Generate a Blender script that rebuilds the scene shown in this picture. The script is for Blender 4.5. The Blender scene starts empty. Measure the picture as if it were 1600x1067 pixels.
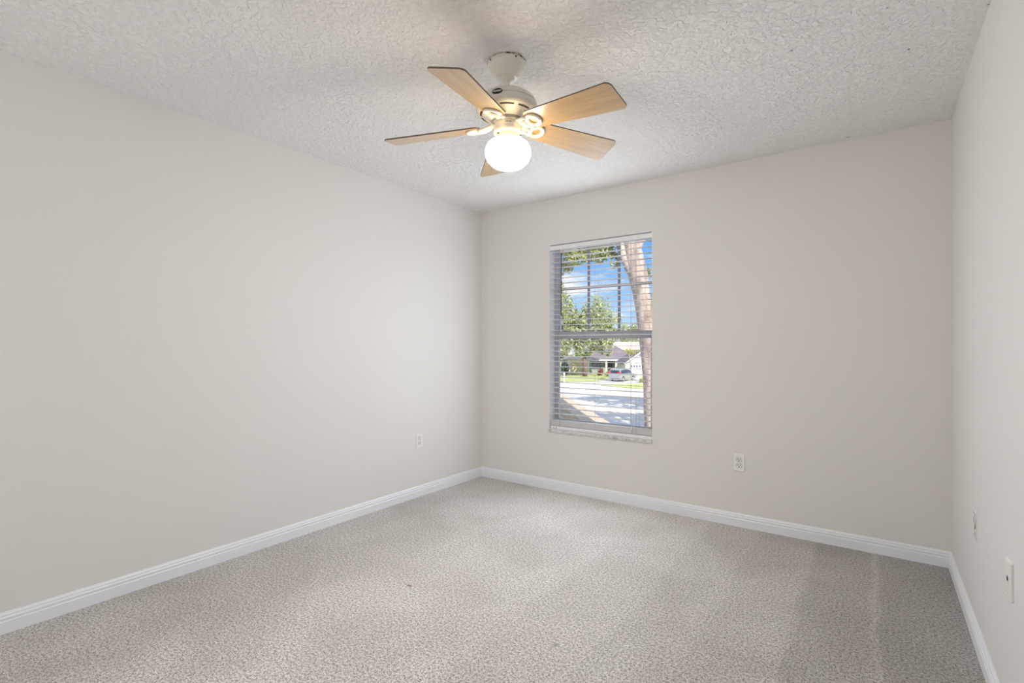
import bpy, bmesh, math, random
import numpy as np
from mathutils import Vector, Matrix

# ------------------------------------------------------------------ camera
FPX, PSI, EYE, YH = 785.3, math.radians(35.91), 1.207, 540.3
XL, XR, YB, YF, H = -2.970, 0.333, 3.615, -1.00, 2.44
sc = bpy.context.scene
COL = sc.collection
cam_d = bpy.data.cameras.new('camera'); cam = bpy.data.objects.new('camera', cam_d); COL.objects.link(cam)
cam_d.sensor_width = 36.0; cam_d.lens = 36.0 * FPX / 1600.0; cam_d.clip_start = 0.02; cam_d.clip_end = 2000
cam_d.shift_y = (YH - 533.5) / 1600.0
cam.location = (0, 0, EYE); cam.rotation_euler = (math.pi / 2, 0, PSI)
sc.camera = cam
SN, CS = math.sin(PSI), math.cos(PSI)
FW = Vector((-SN, CS, 0)); RT = Vector((CS, SN, 0))

# ------------------------------------------------------------------ view + world + sun + fill
sc.view_settings.view_transform = 'Standard'; sc.view_settings.look = 'None'
sc.view_settings.gamma = 1.0; sc.view_settings.exposure = 0.0; sc.view_settings.use_curve_mapping = False
sc.cycles.diffuse_bounces = 8; sc.cycles.max_bounces = 16; sc.cycles.transparent_max_bounces = 16
sc.cycles.sample_clamp_indirect = 8.0
SUN_E, SKY_E, FILL_W = 8.0, 1.05, 8.5
WINDOW_W = 15.0
GLOBE_K = 1.42            # gradient put into the globe's glow: dimmer on top so blades don't burn out

w = bpy.data.worlds.new('sky'); sc.world = w; w.use_nodes = True
nt = w.node_tree; nt.nodes.clear()
def N(nt, t, **kw):
    n = nt.nodes.new(t)
    for k, v in kw.items(): setattr(n, k, v)
    return n
def ramp(nt, stops, fac=None, interp='LINEAR'):
    r = N(nt, 'ShaderNodeValToRGB'); r.color_ramp.interpolation = interp
    while len(r.color_ramp.elements) < len(stops): r.color_ramp.elements.new(0.5)
    for e, (p, c) in zip(r.color_ramp.elements, stops):
        e.position = p; e.color = (*c, 1) if len(c) == 3 else c
    if fac is not None: nt.links.new(fac, r.inputs[0])
    return r
tc = N(nt, 'ShaderNodeTexCoord'); sx = N(nt, 'ShaderNodeSeparateXYZ'); nt.links.new(tc.outputs['Generated'], sx.inputs[0])
grad = ramp(nt, [(0.0, (0.62, 0.80, 1.0)), (0.07, (0.42, 0.68, 1.0)), (0.2, (0.15, 0.45, 0.97)), (0.34, (0.38, 0.66, 1.15)), (0.7, (0.75, 0.95, 1.35))], sx.outputs['Z'])
mp = N(nt, 'ShaderNodeMapping'); mp.inputs['Scale'].default_value = (7, 7, 20); mp.inputs['Location'].default_value = (0.3, 1.2, 0.4)
nt.links.new(tc.outputs['Generated'], mp.inputs[0])
no = N(nt, 'ShaderNodeTexNoise'); no.inputs['Scale'].default_value = 1.0; no.inputs['Detail'].default_value = 6; no.inputs['Roughness'].default_value = 0.55
nt.links.new(mp.outputs[0], no.inputs['Vector'])
cl = ramp(nt, [(0.50, (0, 0, 0)), (0.63, (1, 1, 1))], no.outputs['Fac'])
mx = N(nt, 'ShaderNodeMixRGB'); nt.links.new(cl.outputs[0], mx.inputs[0]); nt.links.new(grad.outputs[0], mx.inputs[1]); mx.inputs[2].default_value = (1.0, 1.0, 1.02, 1)
bg = N(nt, 'ShaderNodeBackground'); bg.inputs['Strength'].default_value = SKY_E; nt.links.new(mx.outputs[0], bg.inputs[0])
wo = N(nt, 'ShaderNodeOutputWorld'); nt.links.new(bg.outputs[0], wo.inputs[0])

sun_d = bpy.data.lights.new('sun', 'SUN'); sun_d.energy = SUN_E; sun_d.angle = 0.01; sun_d.color = (1.0, 0.93, 0.82)
sun = bpy.data.objects.new('sun', sun_d); COL.objects.link(sun)
to_sun = (RT * 0.30 - FW * 0.74 + Vector((0, 0, 0.60))).normalized()
sun.rotation_euler = to_sun.to_track_quat('Z', 'Y').to_euler()

# area lamp boosting the window's daylight, and an added fill lamp behind the camera
def area(name, loc, aim, sx_, sy_, power, color=(1, 1, 1), spread=180):
    d = bpy.data.lights.new(name, 'AREA'); d.shape = 'RECTANGLE'; d.size = sx_; d.size_y = sy_; d.energy = power; d.color = color
    d.spread = math.radians(spread)
    o = bpy.data.objects.new(name, d); COL.objects.link(o); o.location = loc
    o.rotation_euler = (Vector(loc) - Vector(aim)).to_track_quat('Z', 'Y').to_euler()
    return o
area('window_daylight', (-1.81, YB - 0.012, 1.27), (-1.81, 0, 1.27), 0.86, 1.48, WINDOW_W, (0.88, 0.95, 1.04))
area('added_fill', (-2.2, -0.95, 1.3), (-2.2, 2, 1.3), 1.0, 2.0, FILL_W, (1.0, 0.99, 0.98))  # unseen lamp added as fill; the front wall has no opening

# ------------------------------------------------------------------ helpers
def at(px, py, d):
    l = (px - 800) / FPX * d
    p = FW * d + RT * l
    return Vector((p.x, p.y, EYE - (py - YH) / FPX * d))

def mat(name, col=(0.8, 0.8, 0.8), rough=0.5, metal=0.0, spec=0.5, emit=None, es=0.0):
    m = bpy.data.materials.new(name); m.use_nodes = True
    b = m.node_tree.nodes['Principled BSDF']
    b.inputs['Base Color'].default_value = (*col, 1); b.inputs['Roughness'].default_value = rough
    b.inputs['Metallic'].default_value = metal; b.inputs['Specular IOR Level'].default_value = spec
    if emit: b.inputs['Emission Color'].default_value = (*emit, 1); b.inputs['Emission Strength'].default_value = es
    return m
def bsdf(m): return m.node_tree.nodes['Principled BSDF']
def noise(nt, vec, scale, detail=3, rough=0.5, dist=0.0):
    n = N(nt, 'ShaderNodeTexNoise'); n.inputs['Scale'].default_value = scale; n.inputs['Detail'].default_value = detail
    n.inputs['Roughness'].default_value = rough; n.inputs['Distortion'].default_value = dist
    if vec is not None: nt.links.new(vec, n.inputs['Vector'])
    return n
def coords(nt, scale=(1, 1, 1), which='Object'):
    t = N(nt, 'ShaderNodeTexCoord'); m = N(nt, 'ShaderNodeMapping'); m.inputs['Scale'].default_value = scale
    nt.links.new(t.outputs[which], m.inputs[0]); return m.outputs[0]
def bump(nt, height, strength, dist, b, normal=None):
    n = N(nt, 'ShaderNodeBump'); n.inputs['Strength'].default_value = strength; n.inputs['Distance'].default_value = dist
    nt.links.new(height, n.inputs['Height'])
    if normal is not None: nt.links.new(normal, n.inputs['Normal'])
    nt.links.new(n.outputs[0], b.inputs['Normal']); return n
def noisy(name, c1, c2, scale, rough=0.8, lo=0.35, hi=0.65, detail=4, stretch=(1, 1, 1), bs=0.0, bd=0.01):
    m = mat(name, c1, rough); nt = m.node_tree; v = coords(nt, stretch)
    n = noise(nt, v, scale, detail); r = ramp(nt, [(lo, c1), (hi, c2)], n.outputs['Fac'])
    nt.links.new(r.outputs[0], bsdf(m).inputs['Base Color'])
    if bs: bump(nt, n.outputs['Fac'], bs, bd, bsdf(m))
    return m

class MB:
    """collects shapes, then links them as one mesh object"""
    def __init__(s): s.bm = bmesh.new()
    def box(s, lo, hi, mi=0, M=None):
        vs = [s.bm.verts.new((x, y, z)) for x in (lo[0], hi[0]) for y in (lo[1], hi[1]) for z in (lo[2], hi[2])]
        fs = [s.bm.faces.new([vs[i] for i in f]) for f in ((0, 1, 3, 2), (4, 6, 7, 5), (0, 4, 5, 1), (2, 3, 7, 6), (0, 2, 6, 4), (1, 5, 7, 3))]
        for f in fs: f.material_index = mi
        if M: bmesh.ops.transform(s.bm, matrix=M, verts=vs)
        return vs
    def lathe(s, prof, n=48, M=None, mi=0):
        rings = []; allv = []
        for r, z in prof:
            if r < 1e-6: v = s.bm.verts.new((0, 0, z)); rings.append([v]); allv.append(v)
            else:
                ring = [s.bm.verts.new((r * math.cos(2 * math.pi * i / n), r * math.sin(2 * math.pi * i / n), z)) for i in range(n)]
                rings.append(ring); allv += ring
        for a, b in zip(rings, rings[1:]):
            for i in range(n):
                j = (i + 1) % n
                if len(a) == 1 and len(b) == 1: continue
                if len(a) == 1: f = s.bm.faces.new((a[0], b[j], b[i]))
                elif len(b) == 1: f = s.bm.faces.new((a[i], a[j], b[0]))
                else: f = s.bm.faces.new((a[i], a[j], b[j], b[i]))
                f.material_index = mi; f.smooth = True
        if M: bmesh.ops.transform(s.bm, matrix=M, verts=allv)
        return allv
    def prism(s, pts, z0, z1, M=None, mi=0, smooth=False):
        """extrude an outline in XY between z0 and z1"""
        n = len(pts)
        a = [s.bm.verts.new((x, y, z0)) for x, y in pts]; b = [s.bm.verts.new((x, y, z1)) for x, y in pts]
        fs = [s.bm.faces.new(a[::-1]), s.bm.faces.new(b)]
        for i in range(n):
            j = (i + 1) % n; f = s.bm.faces.new((a[i], a[j], b[j], b[i])); f.smooth = smooth; fs.append(f)
        for f in fs: f.material_index = mi
        if M: bmesh.ops.transform(s.bm, matrix=M, verts=a + b)
        return a + b
    def tube(s, pts, rad, n=10, mi=0, cap=True):
        pts = [Vector(p) for p in pts]; rads = rad if isinstance(rad, (list, tuple)) else [rad] * len(pts)
        rings = []; up = Vector((0.13, 0.31, 0.94)).normalized(); u = None
        for i, p in enumerate(pts):
            t = (pts[min(i + 1, len(pts) - 1)] - pts[max(i - 1, 0)]).normalized()
            if u is None:
                u = t.cross(up)
                if u.length < 0.1: u = t.cross(Vector((1, 0, 0)))
            u = (u - t * u.dot(t)).normalized(); v = t.cross(u)
            rings.append([s.bm.verts.new(p + (u * math.cos(2 * math.pi * k / n) + v * math.sin(2 * math.pi * k / n)) * rads[i]) for k in range(n)])
        for a, b in zip(rings, rings[1:]):
            for i in range(n):
                j = (i + 1) % n; f = s.bm.faces.new((a[i], a[j], b[j], b[i])); f.smooth = True; f.material_index = mi
        if cap:
            s.bm.faces.new(rings[0][::-1]).material_index = mi; s.bm.faces.new(rings[-1]).material_index = mi
    def poly(s, pts, mi=0):
        f = s.bm.faces.new([s.bm.verts.new(p) for p in pts]); f.material_index = mi; return f
    def build(s, name, mats, parent=None, bevel=0.0, seg=2, recalc=True, smooth_angle=None):
        if recalc: bmesh.ops.recalc_face_normals(s.bm, faces=s.bm.faces[:])
        me = bpy.data.meshes.new(name); s.bm.to_mesh(me); s.bm.free()
        for m in (mats if isinstance(mats, (list, tuple)) else [mats]): me.materials.append(m)
        o = bpy.data.objects.new(name, me); COL.objects.link(o)
        if parent: o.parent = parent
        if bevel:
            md = o.modifiers.new('bevel', 'BEVEL'); md.width = bevel; md.segments = seg; md.limit_method = 'ANGLE'; md.angle_limit = math.radians(40)
        return o

def tag(o, label=None, cat=None, group=None, kind=None):
    if label: o['label'] = label
    if cat: o['category'] = cat
    if group: o['group'] = group
    if kind: o['kind'] = kind
    return o
def empty(name, loc=(0, 0, 0), rz=0.0):
    o = bpy.data.objects.new(name, None); COL.objects.link(o); o.location = loc; o.rotation_euler = (0, 0, rz); o.empty_display_size = 0.1
    return o
def part(o, mb, name, mats, **kw): return mb.build(name, mats, o, **kw)

# ------------------------------------------------------------------ materials of the room
def spots(nt, base_socket, marks, dark, axes):
    """small dark marks with a place of their own; axes: which object coordinates; marks: (a, b, ra, rb)"""
    t = N(nt, 'ShaderNodeTexCoord'); sp = N(nt, 'ShaderNodeSeparateXYZ'); nt.links.new(t.outputs['Object'], sp.inputs[0])
    A, B = sp.outputs[axes[0]], sp.outputs[axes[1]]; cur = base_socket
    def mth(op, a, b):
        m = N(nt, 'ShaderNodeMath', operation=op)
        for i, v in enumerate((a, b)):
            if isinstance(v, (int, float)): m.inputs[i].default_value = v
            else: nt.links.new(v, m.inputs[i])
        return m.outputs[0]
    for a, b, ra, rb, k in marks:
        u = mth('DIVIDE', mth('SUBTRACT', A, a), ra); v = mth('DIVIDE', mth('SUBTRACT', B, b), rb)
        r2 = mth('ADD', mth('MULTIPLY', u, u), mth('MULTIPLY', v, v))
        f = mth('MULTIPLY', mth('LESS_THAN', r2, 1.0), k)
        mxn = N(nt, 'ShaderNodeMixRGB'); nt.links.new(f, mxn.inputs[0]); nt.links.new(cur, mxn.inputs[1]); mxn.inputs[2].default_value = (*dark, 1)
        cur = mxn.outputs[0]
    return cur

M_wall = mat('wall_paint', (0.80, 0.786, 0.764), 0.55, spec=0.3); nt = M_wall.node_tree
n = noise(nt, coords(nt), 160, 2); bump(nt, n.outputs['Fac'], 0.06, 0.002, bsdf(M_wall))

M_ceil = mat('ceiling_knockdown', (0.93, 0.92, 0.905), 0.8, spec=0.2); nt = M_ceil.node_tree
v = coords(nt); n1 = noise(nt, v, 42, 3, 0.55, 0.6); r1 = ramp(nt, [(0.40, (0, 0, 0)), (0.60, (1, 1, 1))], n1.outputs['Fac'])
n2 = noise(nt, v, 130, 2, 0.5)
ad = N(nt, 'ShaderNodeMath', operation='MULTIPLY_ADD'); nt.links.new(n2.outputs['Fac'], ad.inputs[0]); ad.inputs[1].default_value = 0.25; nt.links.new(r1.outputs[0], ad.inputs[2])
bump(nt, ad.outputs[0], 0.72, 0.0095, bsdf(M_ceil))
rgb = N(nt, 'ShaderNodeRGB'); rgb.outputs[0].default_value = (0.93, 0.92, 0.905, 1)
def ceil_xy(px, py):
    d = (H - EYE) * FPX / (YH - py); p = FW * d + RT * ((px - 800) / FPX * d); return p.x, p.y
marks = [(*ceil_xy(1237, 79), 0.0045, 0.0045, 0.8), (*ceil_xy(1420, 77), 0.005, 0.005, 0.9), (*ceil_xy(1387, 12), 0.003, 0.003, 0.8),
         (*ceil_xy(1545, 7), 0.005, 0.005, 0.8), (*ceil_xy(1325, 214), 0.016, 0.003, 0.9), (*ceil_xy(1030, 112), 0.004, 0.004, 0.5)]
nt.links.new(spots(nt, rgb.outputs[0], marks, (0.06, 0.05, 0.045), ('X', 'Y')), bsdf(M_ceil).inputs['Base Color'])

M_carpet = mat('carpet_pile', (0.5, 0.45, 0.4), 0.55, spec=0.5); nt = M_carpet.node_tree
v = coords(nt); na_ = noise(nt, v, 215, 2, 0.6); nc_ = noise(nt, v, 92, 2, 0.6)
nbm = N(nt, 'ShaderNodeMixRGB'); nbm.inputs[0].default_value = 0.42; nt.links.new(na_.outputs['Fac'], nbm.inputs[1]); nt.links.new(nc_.outputs['Fac'], nbm.inputs[2])
class _F: outputs = {'Fac': nbm.outputs[0]}
nb = _F; nf = noise(nt, v, 260, 2, 0.6); nl = noise(nt, v, 2.2, 3, 0.5, 0.6)
sp_ = ramp(nt, [(0.35, (0.09, 0.075, 0.062)), (0.44, (0.42, 0.385, 0.35)), (0.51, (0.72, 0.68, 0.645)), (0.61, (0.98, 0.96, 0.935))], nb.outputs['Fac'])
mm = N(nt, 'ShaderNodeMixRGB', blend_type='OVERLAY'); mm.inputs[0].default_value = 0.5
nt.links.new(sp_.outputs[0], mm.inputs[1]); nt.links.new(nf.outputs['Fac'], mm.inputs[2])
lr = ramp(nt, [(0.35, (0.90, 0.89, 0.88)), (0.65, (1.06, 1.06, 1.06))], nl.outputs['Fac'])
m2 = N(nt, 'ShaderNodeMixRGB', blend_type='MULTIPLY'); m2.inputs[0].default_value = 1.0
nt.links.new(mm.outputs[0], m2.inputs[1]); nt.links.new(lr.outputs[0], m2.inputs[2])
# vacuum lanes in the pile; bright mid-floor and dim right side painted in too
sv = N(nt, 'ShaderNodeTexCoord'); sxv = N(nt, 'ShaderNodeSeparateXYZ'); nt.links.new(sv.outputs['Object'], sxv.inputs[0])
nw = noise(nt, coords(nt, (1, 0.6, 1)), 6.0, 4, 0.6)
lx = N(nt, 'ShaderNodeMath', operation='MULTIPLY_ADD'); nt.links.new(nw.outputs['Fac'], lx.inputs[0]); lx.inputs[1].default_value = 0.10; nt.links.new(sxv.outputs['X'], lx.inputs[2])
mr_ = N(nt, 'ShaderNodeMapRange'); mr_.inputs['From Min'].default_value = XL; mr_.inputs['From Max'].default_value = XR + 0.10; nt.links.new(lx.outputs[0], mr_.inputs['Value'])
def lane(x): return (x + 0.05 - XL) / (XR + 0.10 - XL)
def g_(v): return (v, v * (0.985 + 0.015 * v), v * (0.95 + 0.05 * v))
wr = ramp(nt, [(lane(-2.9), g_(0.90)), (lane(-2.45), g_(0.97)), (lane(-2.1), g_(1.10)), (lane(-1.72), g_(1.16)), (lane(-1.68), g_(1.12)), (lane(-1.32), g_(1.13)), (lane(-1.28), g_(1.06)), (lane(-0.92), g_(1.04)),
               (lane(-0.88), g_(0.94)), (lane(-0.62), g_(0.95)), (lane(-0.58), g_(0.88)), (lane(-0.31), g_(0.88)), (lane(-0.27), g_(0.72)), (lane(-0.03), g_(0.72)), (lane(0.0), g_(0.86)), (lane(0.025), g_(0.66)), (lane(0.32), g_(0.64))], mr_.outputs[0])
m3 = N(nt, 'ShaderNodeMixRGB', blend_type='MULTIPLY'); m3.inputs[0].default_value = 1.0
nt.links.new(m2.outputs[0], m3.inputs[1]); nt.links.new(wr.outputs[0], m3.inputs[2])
def floor_xy(px, py):
    d = EYE * FPX / (py - YH); p = FW * d + RT * ((px - 800) / FPX * d); return p.x, p.y
fm = [(*floor_xy(640, 915), 0.018, 0.008, 0.7), (*floor_xy(868, 1008), 0.010, 0.008, 0.55), (*floor_xy(478, 855), 0.012, 0.008, 0.4), (*floor_xy(1340, 985), 0.006, 0.006, 0.5)]
nt.links.new(spots(nt, m3.outputs[0], fm, (0.14, 0.12, 0.10), ('X', 'Y')), bsdf(M_carpet).inputs['Base Color'])
bump(nt, nb.outputs['Fac'], 0.9, 0.012, bsdf(M_carpet))

M_trim = mat('trim_paint', (0.87, 0.90, 0.94), 0.35)
M_plate = mat('plate_white', (0.88, 0.87, 0.84), 0.3)
M_ivory = mat('plate_painted', (0.80, 0.786, 0.764), 0.45, spec=0.3)
M_slot = mat('slot_dark', (0.02, 0.018, 0.016), 0.6)
M_crack = mat('cracked_paint', (0.24, 0.20, 0.18), 0.9)
M_groove = mat('plate_groove', (0.30, 0.29, 0.28), 0.7)

# ------------------------------------------------------------------ room shell
T = 0.14
WX0, WX1, WZ0, WZ1 = -2.2346, -1.3378, 0.508, 2.057        # window opening in the back wall
mb = MB(); mb.box((XL - T, YF - T, -0.12), (XR + T, YB + T, 0.0)); tag(mb.build('floor', M_carpet), kind='structure')
mb = MB(); mb.box((XL - T, YF - T, H), (XR + T, YB + T, H + 0.12)); tag(mb.build('ceiling', M_ceil), kind='structure')
mb = MB(); mb.box((XL - T, YF - T, 0), (XL, YB + T, H)); tag(mb.build('wall_left', M_wall), kind='structure')
mb = MB(); mb.box((XR, YF - T, 0), (XR + T, YB + T, H)); tag(mb.build('wall_right', M_wall), kind='structure')
mb = MB(); mb.box((XL, YF - T, 0), (XR, YF, H)); tag(mb.build('wall_front', M_wall), kind='structure')
mb = MB()
xs = [XL, WX0, WX1, XR]; zs = [0, WZ0 - 0.022, WZ1, H]
TB = 0.17
for i in range(3):
    for k in range(3):
        if i == 1 and k == 1: continue
        mb.box((xs[i], YB, zs[k]), (xs[i + 1], YB + TB, zs[k + 1]))
bmesh.ops.remove_doubles(mb.bm, verts=mb.bm.verts[:], dist=1e-5)
tag(mb.build('wall_back', M_wall), kind='structure')

# baseboards: a stepped colonial profile
BH = 0.087
prof = [(0.0, 0.0), (0.014, 0.0), (0.014, 0.050), (0.0115, 0.054), (0.0125, 0.060), (0.0125, 0.066), (0.0095, 0.070), (0.0090, 0.078), (0.0055, 0.083), (0.004, BH), (0.0, BH)]
def baseboard(name, p0, p1, nrm):
    p0, p1, nrm = Vector(p0), Vector(p1), Vector(nrm); mb = MB(); t = (p1 - p0).normalized()
    a = [mb.bm.verts.new(p0 + nrm * x + Vector((0, 0, z)) + t * x) for x, z in prof]
    b = [mb.bm.verts.new(p1 + nrm * x + Vector((0, 0, z)) - t * x) for x, z in prof]
    for i in range(len(prof)):
        j = (i + 1) % len(prof); mb.bm.faces.new((a[i], a[j], b[j], b[i]))
    mb.bm.faces.new(a); mb.bm.faces.new(b[::-1])
    return tag(mb.build(name, M_trim), kind='structure')
baseboard('baseboard_left', (XL, YF, 0), (XL, YB, 0), (1, 0, 0))
baseboard('baseboard_back', (XL, YB, 0), (XR, YB, 0), (0, -1, 0))
baseboard('baseboard_right', (XR, YB, 0), (XR, YF, 0), (-1, 0, 0))
baseboard('baseboard_front', (XR, YF, 0), (XL, YF, 0), (0, 1, 0))

# ------------------------------------------------------------------ window
M_alum = mat('window_frame_grey', (0.56, 0.56, 0.61), 0.4, 0.0); M_munt = mat('muntin_grey', (0.34, 0.33, 0.38), 0.45)
M_reveal = mat('window_reveal', (0.95, 0.94, 0.92), 0.5)
M_marble = noisy('sill_marble', (0.86, 0.86, 0.86), (0.74, 0.74, 0.75), 18, 0.3)
M_marble_edge = noisy('sill_edge_chipped', (0.74, 0.73, 0.71), (0.42, 0.40, 0.38), 40, 0.7, lo=0.45, hi=0.7)
M_glass = bpy.data.materials.new('window_glass'); M_glass.use_nodes = True; nt = M_glass.node_tree; nt.nodes.clear()
tr = N(nt, 'ShaderNodeBsdfTransparent'); tr.inputs[0].default_value = (0.97, 0.98, 0.98, 1)
gl = N(nt, 'ShaderNodeBsdfGlossy'); gl.inputs['Roughness'].default_value = 0.02
ms = N(nt, 'ShaderNodeMixShader'); ms.inputs[0].default_value = 0.03
nt.links.new(tr.outputs[0], ms.inputs[1]); nt.links.new(gl.outputs[0], ms.inputs[2])
mo = N(nt, 'ShaderNodeOutputMaterial'); nt.links.new(ms.outputs[0], mo.inputs[0])

win = empty('window_1', ((WX0 + WX1) / 2, YB, WZ0)); tag(win, kind='structure')
def rel(o, mb):  # meshes written in world coordinates, parented to an Empty at its place
    bmesh.ops.translate(mb.bm, vec=-Vector(o.location), verts=mb.bm.verts[:]); return mb
FY0, FY1 = YB + 0.088, YB + 0.140       # frame depth range
fr, frt = 0.030, 0.010
mb = MB()
mb.box((WX0, FY0, WZ0), (WX0 + fr, FY1, WZ1)); mb.box((WX1 - fr, FY0, WZ0), (WX1, FY1, WZ1))
mb.box((WX0 + fr, FY0, WZ1 - frt), (WX1 - fr, FY1, WZ1)); mb.box((WX0 + fr, FY0, WZ0), (WX1 - fr, FY1, WZ0 + 0.030))
part(win, rel(win, mb), 'window_frame', M_alum, bevel=0.002)
ZM0, ZM1 = 1.258, 1.338
def sash(z0, z1, y0, rail_bot, rail_top, grid):
    mb = MB(); x0, x1 = WX0 + fr, WX1 - fr; s = 0.016; y1 = y0 + 0.022
    mb.box((x0, y0, z0), (x0 + s, y1, z1)); mb.box((x1 - s, y0, z0), (x1, y1, z1))
    mb.box((x0 + s, y0, z0), (x1 - s, y1, z0 + rail_bot)); mb.box((x0 + s, y0, z1 - rail_top), (x1 - s, y1, z1))
    o = part(win, rel(win, mb), 'sash', M_alum, bevel=0.002)
    g = MB(); g.box((x0 + s, y0 + 0.009, z0 + rail_bot), (x1 - s, y0 + 0.012, z1 - rail_top)); g = rel(win, g)
    gp = g.build('glass_pane', M_glass, o)
    if grid:
        mt = MB(); zz = (z0 + rail_bot + z1) / 2 + 0.005
        for k in (1, 2):
            xx = x0 + s + (x1 - x0 - 2 * s) * k / 3
            mt.box((xx - 0.011, y0 + 0.002, z0 + rail_bot), (xx + 0.011, y0 + 0.008, z1 - rail_top))
        mt.box((x0 + s, y0 + 0.001, zz - 0.010), (x1 - s, y0 + 0.0075, zz + 0.010))
        rel(win, mt).build('muntin_grid', M_munt, o)
    return o
sash(ZM0 + 0.012, WZ1 - frt, FY0 + 0.026, 0.050, 0.018, True)
sash(WZ0 + 0.030, ZM1 - 0.012, FY0 + 0.002, 0.050, 0.060, False)
mb = MB(); mb.box((-0.05, -0.012, -0.006), (0.05, 0.0, 0.006)); mb.box((-0.02, -0.022, 0.0), (0.012, -0.004, 0.009))
o = mb.build('sash_lock', M_alum, win, bevel=0.002); o.location = (0.02, FY0 - YB + 0.002, ZM1 - 0.022 - WZ0)
# marble sill, its nose a little proud of the wall
mb = MB(); mb.box((WX0 - 0.000, YB - 0.014, WZ0 - 0.022), (WX1 + 0.000, YB + TB, WZ0))
for f in mb.bm.faces:
    f.normal_update()
    if f.normal.y < -0.5: f.material_index = 1
part(win, rel(win, mb), 'window_sill', [M_marble, M_marble_edge], bevel=0.003)
# white painted reveal liners
mb = MB(); mb.box((WX0, YB + 0.001, WZ0), (WX0 + 0.003, FY0, WZ1)); mb.box((WX1 - 0.003, YB + 0.001, WZ0), (WX1, FY0, WZ1)); mb.box((WX0 + 0.003, YB + 0.001, WZ1 - 0.003), (WX1 - 0.003, FY0, WZ1))
part(win, rel(win, mb), 'window_jamb', M_reveal)

# ------------------------------------------------------------------ blind
M_blind = mat('blind_white', (0.90, 0.91, 0.92), 0.4)
M_slat = mat('slat_white', (0.86, 0.84, 0.83), 0.4)
M_cord = mat('blind_cord', (0.55, 0.53, 0.55), 0.8)
M_wand = mat('wand_dark', (0.03, 0.025, 0.03), 0.3)
BX0, BX1 = WX0 + 0.010, WX1 - 0.008; BYC = YB + 0.040; SW = 0.0475
bl = empty('window_blind', ((WX0 + WX1) / 2, BYC, WZ1 - 0.06))
tag(bl, 'white horizontal slat blind hanging open inside the window recess', 'blind')
mb = MB(); mb.box((BX0, BYC - 0.027, WZ1 - 0.047), (BX1, BYC + 0.027, WZ1 - 0.009)); part(bl, rel(bl, mb), 'headrail', M_blind, bevel=0.003)
for x in (BX0 - 0.006, BX1 - 0.002):
    mb = MB(); mb.box((x, BYC - 0.031, WZ1 - 0.050), (x + 0.008, BYC + 0.027, WZ1 - 0.003))
    part(bl, rel(bl, mb), 'mounting_bracket', M_blind)
def slat(mb, z, tilt=0.0, th=0.0026):
    ny = 6; top = []; bot = []
    for i in range(ny + 1):
        t = i / ny * 2 - 1; y = BYC + t * SW / 2 * math.cos(tilt); zz = z + 0.0022 * (1 - t * t) + t * SW / 2 * math.sin(tilt)
        top.append([mb.bm.verts.new((x, y, zz + th / 2)) for x in (BX0, BX1)]); bot.append([mb.bm.verts.new((x, y, zz - th / 2)) for x in (BX0, BX1)])
    for a, b in zip(top, top[1:]): mb.bm.faces.new((a[0], a[1], b[1], b[0])).smooth = True
    for a, b in zip(bot, bot[1:]): mb.bm.faces.new((a[1], a[0], b[0], b[1])).smooth = True
    for a, b in ((top[0], bot[0]), (bot[-1], top[-1])): mb.bm.faces.new((b[0], b[1], a[1], a[0]))
    for k in (0, 1):
        mb.bm.faces.new([t[k] for t in top] + [t[k] for t in bot[::-1]])
mb = MB(); PITCH = 0.0437; z = WZ1 - 0.064; nsl = 0
while z > WZ0 + 0.092:
    slat(mb, z, tilt=math.radians(1.0 + 1.5 * math.sin(nsl * 1.7))); nsl += 1; z -= PITCH
    if nsl == 8: slat(mb, z + PITCH - 0.008)
part(bl, rel(bl, mb), 'slat_screen', M_slat)
mb = MB()
for k in range(9): slat(mb, WZ0 + 0.032 + 0.0052 * k, tilt=math.radians(random.Random(k).uniform(-1, 1)))
part(bl, rel(bl, mb), 'stacked_slats', M_slat)
mb = MB(); mb.box((BX0, BYC - 0.026, WZ0 + 0.0005), (BX1, BYC + 0.024, WZ0 + 0.026)); br = part(bl, rel(bl, mb), 'bottom_rail', M_blind, bevel=0.004)
mb = MB()
for x in (BX0 + 0.03, BX0 + 0.055): mb.box((x - 0.0035, BYC - 0.0275, WZ0 + 0.006), (x + 0.0035, BYC - 0.0255, WZ0 + 0.018))
rel(bl, mb).build('rail_plug', M_groove, br)
zt, zb_ = WZ1 - 0.047, WZ0 + 0.024
for fx in (0.10, 0.47, 0.86):
    mb = MB(); x = BX0 + fx * (BX1 - BX0)
    for dx, y in ((0.0, BYC - SW / 2 - 0.002), (0.004, BYC + SW / 2 + 0.002)): mb.tube([(x + dx, y, zt), (x + dx, y, zb_)], 0.0009, 6)
    part(bl, rel(bl, mb), 'ladder_cord', M_cord)
wx = BX0 + 0.105
mb = MB(); mb.tube([(wx, BYC - 0.030, WZ1 - 0.078), (wx + 0.002, BYC - 0.036, WZ1 - 0.60)], [0.0038, 0.0042], 8)
part(bl, rel(bl, mb), 'tilt_wand', M_wand)
mb = MB(); mb.tube([(wx, BYC - 0.026, WZ1 - 0.046), (wx, BYC - 0.036, WZ1 - 0.050), (wx, BYC - 0.036, WZ1 - 0.066), (wx, BYC - 0.030, WZ1 - 0.080)], 0.0022, 8)
part(bl, rel(bl, mb), 'wand_hook', M_plate)
cx_ = BX1 - 0.165
mb = MB()
for dx in (0, 0.007): mb.tube([(cx_ + dx, BYC - 0.031, zt), (cx_ + dx, BYC - 0.031, WZ0 + 0.075 + dx * 2)], 0.0009, 6)
part(bl, rel(bl, mb), 'lift_cord', M_cord)
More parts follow.
